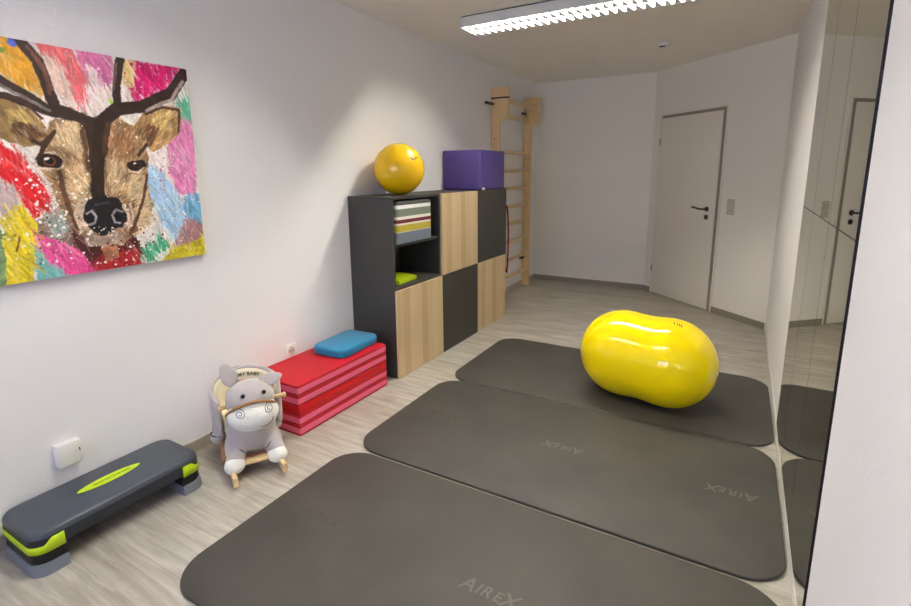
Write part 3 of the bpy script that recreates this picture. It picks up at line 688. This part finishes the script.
# ---------------------------------------------------------------- wall bars
wb = thing('wall_bars', 'tall pine wall bars with projecting top rung behind the cabinet', 'wall bars', (0, 0, 0))
prof_ = [(.002, 0), (.092, 0), (.092, 1.93), (.19, 2.03), (.19, 2.305), (.002, 2.305)]
for y0 in (4.952, 5.862): obj('upright', prism(prof_, 'y', y0, y0+.04, bev=.003), M['pine'], wb)
for z in (.215, .42, .625, .838, 1.04, 1.245, 1.445, 1.65, 2.035):
    bm = cyl((.062, 5.427, z), .019, .87, 'y', 18); bmesh.ops.scale(bm, vec=(.8, 1, 1), space=Matrix.Translation((-.062, 0, 0)), verts=bm.verts)
    obj('rung', bm, M['pine_r'], wb)
obj('rung', cyl((.165, 5.427, 2.165), .019, .87, 'y', 18), M['pine_r'], wb)
for y, z in ((4.952, 2.14), (5.862, 2.12), (5.862, .36)):
    bm = bmesh.new(); add_box(bm, 0, .03, y-.16 if y < 5 else y-.08, y, z-.012, z+.012, bev=.002); add_box(bm, .03, .036, y-.03, y, z-.012, z+.012)
    obj('wall_bracket', bm, M['steel'], wb)
bm = bmesh.new(); add_box(bm, .0, .192, 4.950, 4.951, 2.19, 2.205); add_box(bm, .1905, .1925, 4.95, 4.992, 2.19, 2.205)
obj('binding_strip', bm, M['dark'], wb, smooth=False)
for y0 in (4.952, 5.862):
    for z in (.50, 1.15, 1.58, 1.78): obj('wood_plug', cyl((.04, y0-.0005, z), .007, .003, 'y', 10), M['steel'], wb)
sr = obj('exercise_strap', tube([(.062, 5.19, 1.062), (.088, 5.19, 1.045), (.096, 5.195, .98), (.104, 5.20, .8), (.104, 5.20, .6), (.098, 5.20, .38), (.088, 5.195, .285), (.074, 5.19, .30), (.070, 5.19, .50), (.068, 5.185, .8), (.034, 5.185, .98), (.036, 5.187, 1.04), (.062, 5.19, 1.063)], .010, 8), M['strap'])
tag(sr, 'dark red exercise strap hanging from a rung of the wall bars', 'exercise strap')

# ---------------------------------------------------------------- stacked red folding mats
def panel(parent, z0, hh, side='pink', bow=0):
    nm = 'padded_panel'
    P = obj(nm, prism(rrect(.008, .387, 1.762, 2.545, .007, 4), 'z', z0, z0+hh, bev=.004), M['red' if side == 'pink' else 'red_d'], parent)
    if side == 'pink':
        b0, b1 = z0+hh*.24, z0+hh*.76
        obj('side_stripe', prism(rrect(.0065, .3885, 1.7605, 2.5465, .008, 4), 'z', b0, b1), M['pink'], P)
    return P
ph = .0605
lo = thing('folding_mat', 'red folding mat at the bottom of the stack, three layers resting on the floor', 'folding mat', (0, 0, 0), 0, 'stacked red folding mats')
panel(lo, .001, ph); panel(lo, .0618, ph)
panel(lo, .1226, .054, 'red')
obj('fold_flap', tube([(.366, 1.80, .149), (.370, 2.1, .149), (.366, 2.535, .149)], .021, 14), M['red_d'], lo)
up_ = thing('folding_mat', 'red folding mat on top of the stack, under the blue balance pad', 'folding mat', (0, 0, 0), 0, 'stacked red folding mats')
panel(up_, .1772, ph); panel(up_, .2382, ph)
TOP = .2382+ph
bp_ = thing('balance_pad', 'blue rounded foam balance pad on the red folding mats', 'balance pad', (.197, 2.366, TOP+.0005), math.radians(3))
obj('foam_block', prism(rrect(-.135, .135, -.194, .194, .06, 10), 'z', 0, .054, bev=.012), M['blue'], bp_)
obj('edge_seam', tube([(x, y, .030) for x, y in rrect(-.1352, .1352, -.1942, .1942, .06, 10)], .0018, 6, closed=True), M['blue_s'], bp_)

# ---------------------------------------------------------------- step platform
st = thing('step_platform', 'dark aerobic step platform with lime green inlays along the left wall', 'step platform', (.0, .0, 0))
X0, X1, Y0, Y1, ZT = .020, .318, .590, 1.225, .168
XM, YM = (X0+X1)/2, (Y0+Y1)/2
def oval(x0, x1, y0, y1, ex=.018, n=26, sx=0):
    # rectangle with rounded corners and gently bowed short ends
    pts = rrect(x0, x1, y0, y1, .045, 8); out = []
    for x, y in pts:
        t = 1-((x-(x0+x1)/2)/((x1-x0)/2))**2
        out.append((x, y+(ex*t if y > (y0+y1)/2 else -ex*t)))
    return out
def loft(levels, closed_bottom=True):
    bm = bmesh.new(); rs_ = []
    for pts, z in levels: rs_.append([bm.verts.new((x, y, z)) for x, y in pts])
    n = len(rs_[0])
    for A, B in zip(rs_[:-1], rs_[1:]):
        for k in range(n): bm.faces.new((A[k], A[(k+1) % n], B[(k+1) % n], B[k]))
    bm.faces.new(rs_[-1]); 
    if closed_bottom: bm.faces.new(rs_[0][::-1])
    return bm
i_ = .013
obj('tread', loft([(oval(X0+.001, X1-.001, Y0+.001, Y1-.001), ZT-.022), (oval(X0+.003, X1-.003, Y0+.003, Y1-.003), ZT-.012), (oval(X0+.007, X1-.007, Y0+.007, Y1-.007), ZT-.004), (oval(X0+i_, X1-i_, Y0+i_, Y1-i_), ZT)]), M['step'], st)
# dark apron, shallower in the middle between the feet
def clip_y(pts, ya, yb): return [(x, min(max(y, ya), yb)) for x, y in pts]
FL = .098
apr = bmesh.new()
merge(apr, loft([(oval(X0+.002, X1-.002, Y0+.002, Y1-.002), .098), (oval(X0+.001, X1-.001, Y0+.001, Y1-.001), ZT-.0225)]))
obj('apron', apr, M['step_side'], st)
for e in (0, 1):
    ya, yb = (Y0-.03, Y0+FL-.004) if e == 0 else (Y1-FL+.006, Y1+.03)
    C0 = clip_y(oval(X0+.002, X1-.002, Y0+.002, Y1-.002), ya, yb); C1 = clip_y(oval(X0-.001, X1+.001, Y0-.001, Y1+.001), ya, yb)
    ft = obj('foot', loft([(C0, .048), (C0, .0978)]), M['step_blk'], st)
    C2 = clip_y(oval(X0+.001, X1+.002, Y0-.002, Y1+.002), ya, yb)
    obj('riser', loft([(clip_y(oval(X0, X1+.004, Y0-.006, Y1+.006), ya, yb), .0), (C2, .047)]), M['step_gry'], st)
    # lime inlay: wraps the corner, dips in the middle of the short end
    bm = bmesh.new(); pts = oval(X0-.0012, X1+.0012, Y0-.0012, Y1+.0012); n = len(pts)
    lo_, hi_ = [], []
    sel = [p for p in pts if (p[1] < Y0+FL if e == 0 else p[1] > Y1-FL)]
    cx_ = XM; sel.sort(key=lambda p: math.atan2(p[1]-(Y0+FL if e == 0 else Y1-FL), p[0]-cx_)*(1 if e == 0 else 1))
    fr = (X1+.0012, Y0+FL-.008) if e == 0 else (X1+.0012, Y1-FL+.012); bk = (X0-.0012, fr[1])
    chain = [bk]+sel+[fr] if e == 0 else [fr]+sel+[bk]
    dense = []
    for (xa, yaa), (xb, ybb) in zip(chain[:-1], chain[1:]):
        m_ = max(1, int(math.hypot(xb-xa, ybb-yaa)/.008))
        for q in range(m_): dense.append((xa+(xb-xa)*q/m_, yaa+(ybb-yaa)*q/m_))
    dense.append(chain[-1])
    Ls = [0]
    for a, b2 in zip(dense[:-1], dense[1:]): Ls.append(Ls[-1]+math.hypot(a[0]-b2[0], a[1]-b2[1]))
    Lt = Ls[-1]
    V = []
    for (x, y), l in zip(dense, Ls):
        u = min(l, Lt-l)
        up2 = .142-.022*min(1, max(0, (u-.040)/.022))
        V.append((bm.verts.new((x, y, .090)), bm.verts.new((x, y, up2))))
    for a, b2 in zip(V[:-1], V[1:]): bm.faces.new((a[0], b2[0], b2[1], a[1]))
    o = obj('lime_inlay', bm, M['lime'], st)
    md = o.modifiers.new('solid', 'SOLIDIFY'); md.thickness = .002; md.offset = 0
# printed lime ellipse with small dark mark
el = [(XM-.005+.031*math.cos(a), .918+.124*math.sin(a)) for a in [2*PI*k/48 for k in range(48)]]
el = [(XM-.010+.030*math.copysign(abs(math.cos(a))**1.25, math.cos(a)), .918+.124*math.sin(a)) for a in [2*PI*k/48 for k in range(48)]]
pe = obj('lime_badge', prism(el, 'z', ZT+.0001, ZT+.0012), M['lime'], st)
bm = bmesh.new(); yy = .855; rr_ = random.Random(3)
while yy < .995:
    w_ = .004+rr_.random()*.004
    if not .908 < yy < .942: add_box(bm, XM-.016+rr_.random()*.002, XM-.004-rr_.random()*.003, yy, yy+w_, ZT+.0012, ZT+.0017)
    yy += w_+.002
add_tube(bm, [(XM-.010+.010*math.cos(a), .925+.014*math.sin(a), ZT+.0013) for a in [2*PI*k/20 for k in range(20)]], .0012, 6, closed=True)
obj('badge_print', bm, M['lime_d'], pe, smooth=False)
# ---------------------------------------------------------------- plush donkey rocker (local +x is forward, z up)
dk = thing('rocking_donkey', 'grey plush rocking donkey with white muzzle on wooden rockers', 'rocking toy', (.30+.035*.49, 1.47+.035*.87, 0), math.atan2(-.49, .87))
RR = 1.05
for s in (-.112, .108):                              # runners
    top, bot = [], []
    for k in range(25):
        x = -.205+.492*k/24; z = .002+.36*(x-.0)**2 if abs(x) < 9 else 0
        bot.append((x, z)); top.append((x, z+.045))
    obj('rocker_runner', prism(bot+top[::-1], 'y', s-.0105, s+.0105, bev=.003), M['birch'], dk)
for x, z in ((-.14, .062), (.12, .066)):
    obj('cross_bar', box(x-.022, x+.022, -.128, .128, z-.009, z+.009, bev=.004), M['birch_o'], dk)
obj('foot_rest', box(.145, .185, -.10, .10, .068, .082, bev=.003), M['birch'], dk)
for s in (-1, 1): obj('side_post', box(-.02, .03, s*.134-.010, s*.134+.010, .035, .11, bev=.003), M['birch_o'], dk)
# body: torso, thighs fused into one plush surface
bm = bmesh.new()
add_ell(bm, (.045, 0, .20), (.125, .118, .125)); add_ell(bm, (-.07, 0, .17), (.12, .12, .09)); add_ell(bm, (.04, 0, .28), (.095, .095, .09))
for s in (-1, 1):
    add_ell(bm, (.10, s*.085, .125), (.085, .05, .05), Matrix.Rotation(.5, 3, 'Y')); add_ell(bm, (.145, s*.094, .09), (.05, .045, .043))
    add_ell(bm, (-.125, s*.135, .14), (.045, .034, .05))
obj('plush_body', fuse(bm, .008, 8), M['plush'], dk)
for s in (-1, 1):
    obj('front_foot', ell((.172, s*.098-.003, .076), (.042, .048, .040), Matrix.Rotation(-.3*s, 3, 'Z')), M['plush_w'], dk)
    ring = [(.140+.005*math.sin(a), s*.096-.003+.045*math.cos(a), .084+.041*math.sin(a)) for a in [2*PI*k/28 for k in range(28)]]
    obj('foot_trim', tube(ring, .0035, 8, closed=True), M['plush_b'], dk)
    obj('rear_foot', ell((-.13, s*.145, .092), (.040, .034, .030)), M['plush_w'], dk)
    obj('foot_trim', tube([(-.13+.036*math.cos(a), s*.143+.032*math.sin(a), .112) for a in [2*PI*k/24 for k in range(24)]], .003, 8, closed=True), M['thread'], dk)
obj('chest_seam', tube([(.145, -.085, .15), (.168, -.05, .125), (.176, 0, .118), (.168, .05, .125), (.145, .085, .15)], .0022, 6), M['thread'], dk)
# head
bm = bmesh.new(); add_ell(bm, (.085, .004, .368), (.10, .113, .086)); add_ell(bm, (.05, 0, .315), (.09, .10, .09))
obj('head', fuse(bm, .007, 5), M['plush'], dk)
mz_ = obj('muzzle', ell((.135, .006, .302), (.090, .118, .080), Matrix.Rotation(.20, 3, 'Y'), u=40, v=28), M['plush_w'], dk)
def onmuz(y, z, off=.001):
    # front surface point of the muzzle for given local y, z
    lo_x, hi_x = .10, .32
    Rm = Matrix.Rotation(-.20, 3, 'Y')
    for _ in range(40):
        mx_ = (lo_x+hi_x)/2; q = Rm @ Vector((mx_-.135, y-.006, z-.302)); v = (q.x/.090)**2+(q.y/.118)**2+(q.z/.080)**2
        if v > 1: hi_x = mx_
        else: lo_x = mx_
    return (lo_x+off, y, z)
for s in (-1, 1):
    P = []
    for k in range(30):
        a = k/29*3.3*PI; r = .005+.019*(1-k/29)
        P.append(onmuz(.006+s*.066+r*math.cos(a+1.2)*s, .338+r*math.sin(a+1.2)*.85))
    obj('nostril_swirl', tube(P, .0016, 6), M['thread'], mz_)
obj('mouth_stitch', tube([onmuz(y, z) for y, z in ((.025, .262), (.045, .257), (.066, .262), (.082, .277), (.086, .294))], .0016, 6), M['thread'], mz_)
# brow band between grey head and white muzzle
P = []
for k in range(25):
    a = -1.35+2.7*k/24; P.append((.095+.102*math.cos(a), .004+.117*math.sin(a), .384-.095*(1-math.cos(a))))
obj('brow_band', tube(P, .0080, 8), M['plush_b'], dk)
for s in (-1, 1): obj('eye', ell((.168, s*.047+.010, .412), (.008, .0105, .0105)), M['eye'], dk)
def ear(s, base, tip, w, tilt):
    base, tip = Vector(base), Vector(tip); d = tip-base; L = d.length
    e = ell((0, 0, 0), (.016, w, L/2*1.12))
    for v in e.verts:
        t = v.co.z/(L/2*1.12); v.co.y *= (1.0-.25*t if t > 0 else 1-.35*t*t); v.co.x += .25*v.co.y**2/w*1.2
    q = d.to_track_quat('Z', 'Y'); M3 = q.to_matrix()
    # keep the broad side facing forward
    yv = Vector((0, 1, 0)); zv = d.normalized(); xv = yv.cross(zv).normalized(); yv = zv.cross(xv)
    M3 = Matrix((xv, yv, zv)).transposed() @ Matrix.Rotation(tilt, 3, 'Z')
    bmesh.ops.rotate(e, matrix=M3, verts=e.verts); bmesh.ops.translate(e, vec=(base+tip)/2, verts=e.verts)
    return obj('ear', e, M['plush'], dk)
ear(-1, (.06, -.060, .425), (.045, -.100, .535), .040, .25)
e2 = ear(1, (.085, .045, .428), (.085, .155, .446), .032, -.5); e2['label'] = 'drooping ear'
obj('handle_bar', tube([(.045, -.128, .322), (.045, .168, .322)], .0105, 16), M['birch'], dk)
for s in (-.131, .171): obj('handle_knob', ell((.045, s, .322), (.0145, .010, .0145)), M['birch'], dk)
# tub seat back: curved shell, cream inside, grey plush outside and a padded rim
SA = 2.05
def shell(rx, ry, th, inner, m_, nm):
    bm = bmesh.new(); rows = []
    for k in range(41):
        a = -SA+2*SA*k/40
        ca, sa = math.cos(a), math.sin(a); zt = .425-.085*(1-math.cos(a*.75))
        rows.append([bm.verts.new((-.035-rx*ca, ry*sa, z)) for z in (.17, .22, .28, zt-.06, zt-.02, zt)])
    for A, B in zip(rows[:-1], rows[1:]):
        for i in range(5): bm.faces.new((A[i], B[i], B[i+1], A[i+1]))
    o = obj(nm, bm, m_, dk); md = o.modifiers.new('solid', 'SOLIDIFY'); md.thickness = th; md.offset = 0
    return o
bc = shell(.132, .148, .012, True, M['cream'], 'backrest')
shell(.146, .162, .014, False, M['plush'], 'backrest_cover')
P = []
for k in range(41):
    a = -SA+2*SA*k/40; P.append((-.035-.141*math.cos(a), .157*math.sin(a), .425-.085*(1-math.cos(a*.75))+.004))
P = [(P[0][0], P[0][1], .18)]+P+[(P[-1][0], P[-1][1], .18)]
obj('padded_rim', tube(P, .012, 10), M['plush'], dk)
obj('seat_cushion', prism(rrect(-.15, .05, -.12, .12, .05, 8), 'z', .20, .245, bev=.012), M['cream'], dk)
obj('back_slot', (lambda b: (add_tube(b, [(-.035-.1235*math.cos(a), .139*math.sin(a), .358) for a in [-.45+.9*k/16 for k in range(17)]], .011, 8), b)[1])(bmesh.new()), M['plush_b'], bc)
# lettering bent along the inside of the backrest
me = text_mesh('LOVE MY BABY', .028, .0008)
for v in me.vertices:
    y = -v.co.x; a = y/.142; z = v.co.y
    v.co = Vector((-.035-(.124-v.co.z)*math.cos(a), -(.139-v.co.z)*math.sin(a), z+.394-.05*a*a*.3))
o = obj('backrest_lettering', me, M['thread'], bc, smooth=False)

# ---------------------------------------------------------------- daylight and camera
wd = bpy.data.worlds.new('World'); bpy.context.scene.world = wd; wd.use_nodes = True
bg = wd.node_tree.nodes['Background']; bg.inputs[0].default_value = (.58, .66, 1.0, 1); bg.inputs[1].default_value = 12
for i, (a, b2) in enumerate(wx):
    L = bpy.data.lights.new('window portal', 'AREA'); L.shape = 'RECTANGLE'; L.size = b2-a; L.size_y = WZ1-WZ0
    L.cycles.is_portal = True
    o = bpy.data.objects.new('window_portal', L); C.objects.link(o); o.location = ((a+b2)/2, YB-.02, (WZ0+WZ1)/2); o.rotation_euler = (PI/2, 0, 0)
cam = bpy.data.cameras.new('camera'); co = bpy.data.objects.new('camera', cam); C.objects.link(co)
f_, yaw, pit, rol = 496.9704, math.radians(-30.0739), math.radians(-10.9913), math.radians(-.5253)
fw = Vector((math.sin(yaw)*math.cos(pit), math.cos(yaw)*math.cos(pit), math.sin(pit))); rt_ = Vector((math.cos(yaw), -math.sin(yaw), 0)); up = rt_.cross(fw)
r2_ = rt_*math.cos(rol)+up*math.sin(rol); u2 = up*math.cos(rol)-rt_*math.sin(rol)
co.matrix_world = Matrix(((r2_.x, u2.x, -fw.x, 2.4129), (r2_.y, u2.y, -fw.y, 0), (r2_.z, u2.z, -fw.z, 1.4439), (0, 0, 0, 1)))
cam.sensor_width = 36; cam.lens = f_/911*36; cam.shift_x = 0; cam.shift_y = -(303-267.985)/911; cam.clip_start = .02
S = bpy.context.scene; S.camera = co
S.view_settings.view_transform = 'Standard'; S.view_settings.look = 'None'; S.view_settings.exposure = .17; S.view_settings.gamma = 1
S.view_settings.use_curve_mapping = False
S.cycles.use_denoising = True; S.cycles.max_bounces = 12; S.cycles.diffuse_bounces = 6; S.cycles.glossy_bounces = 6
S.cycles.sample_clamp_indirect = 8
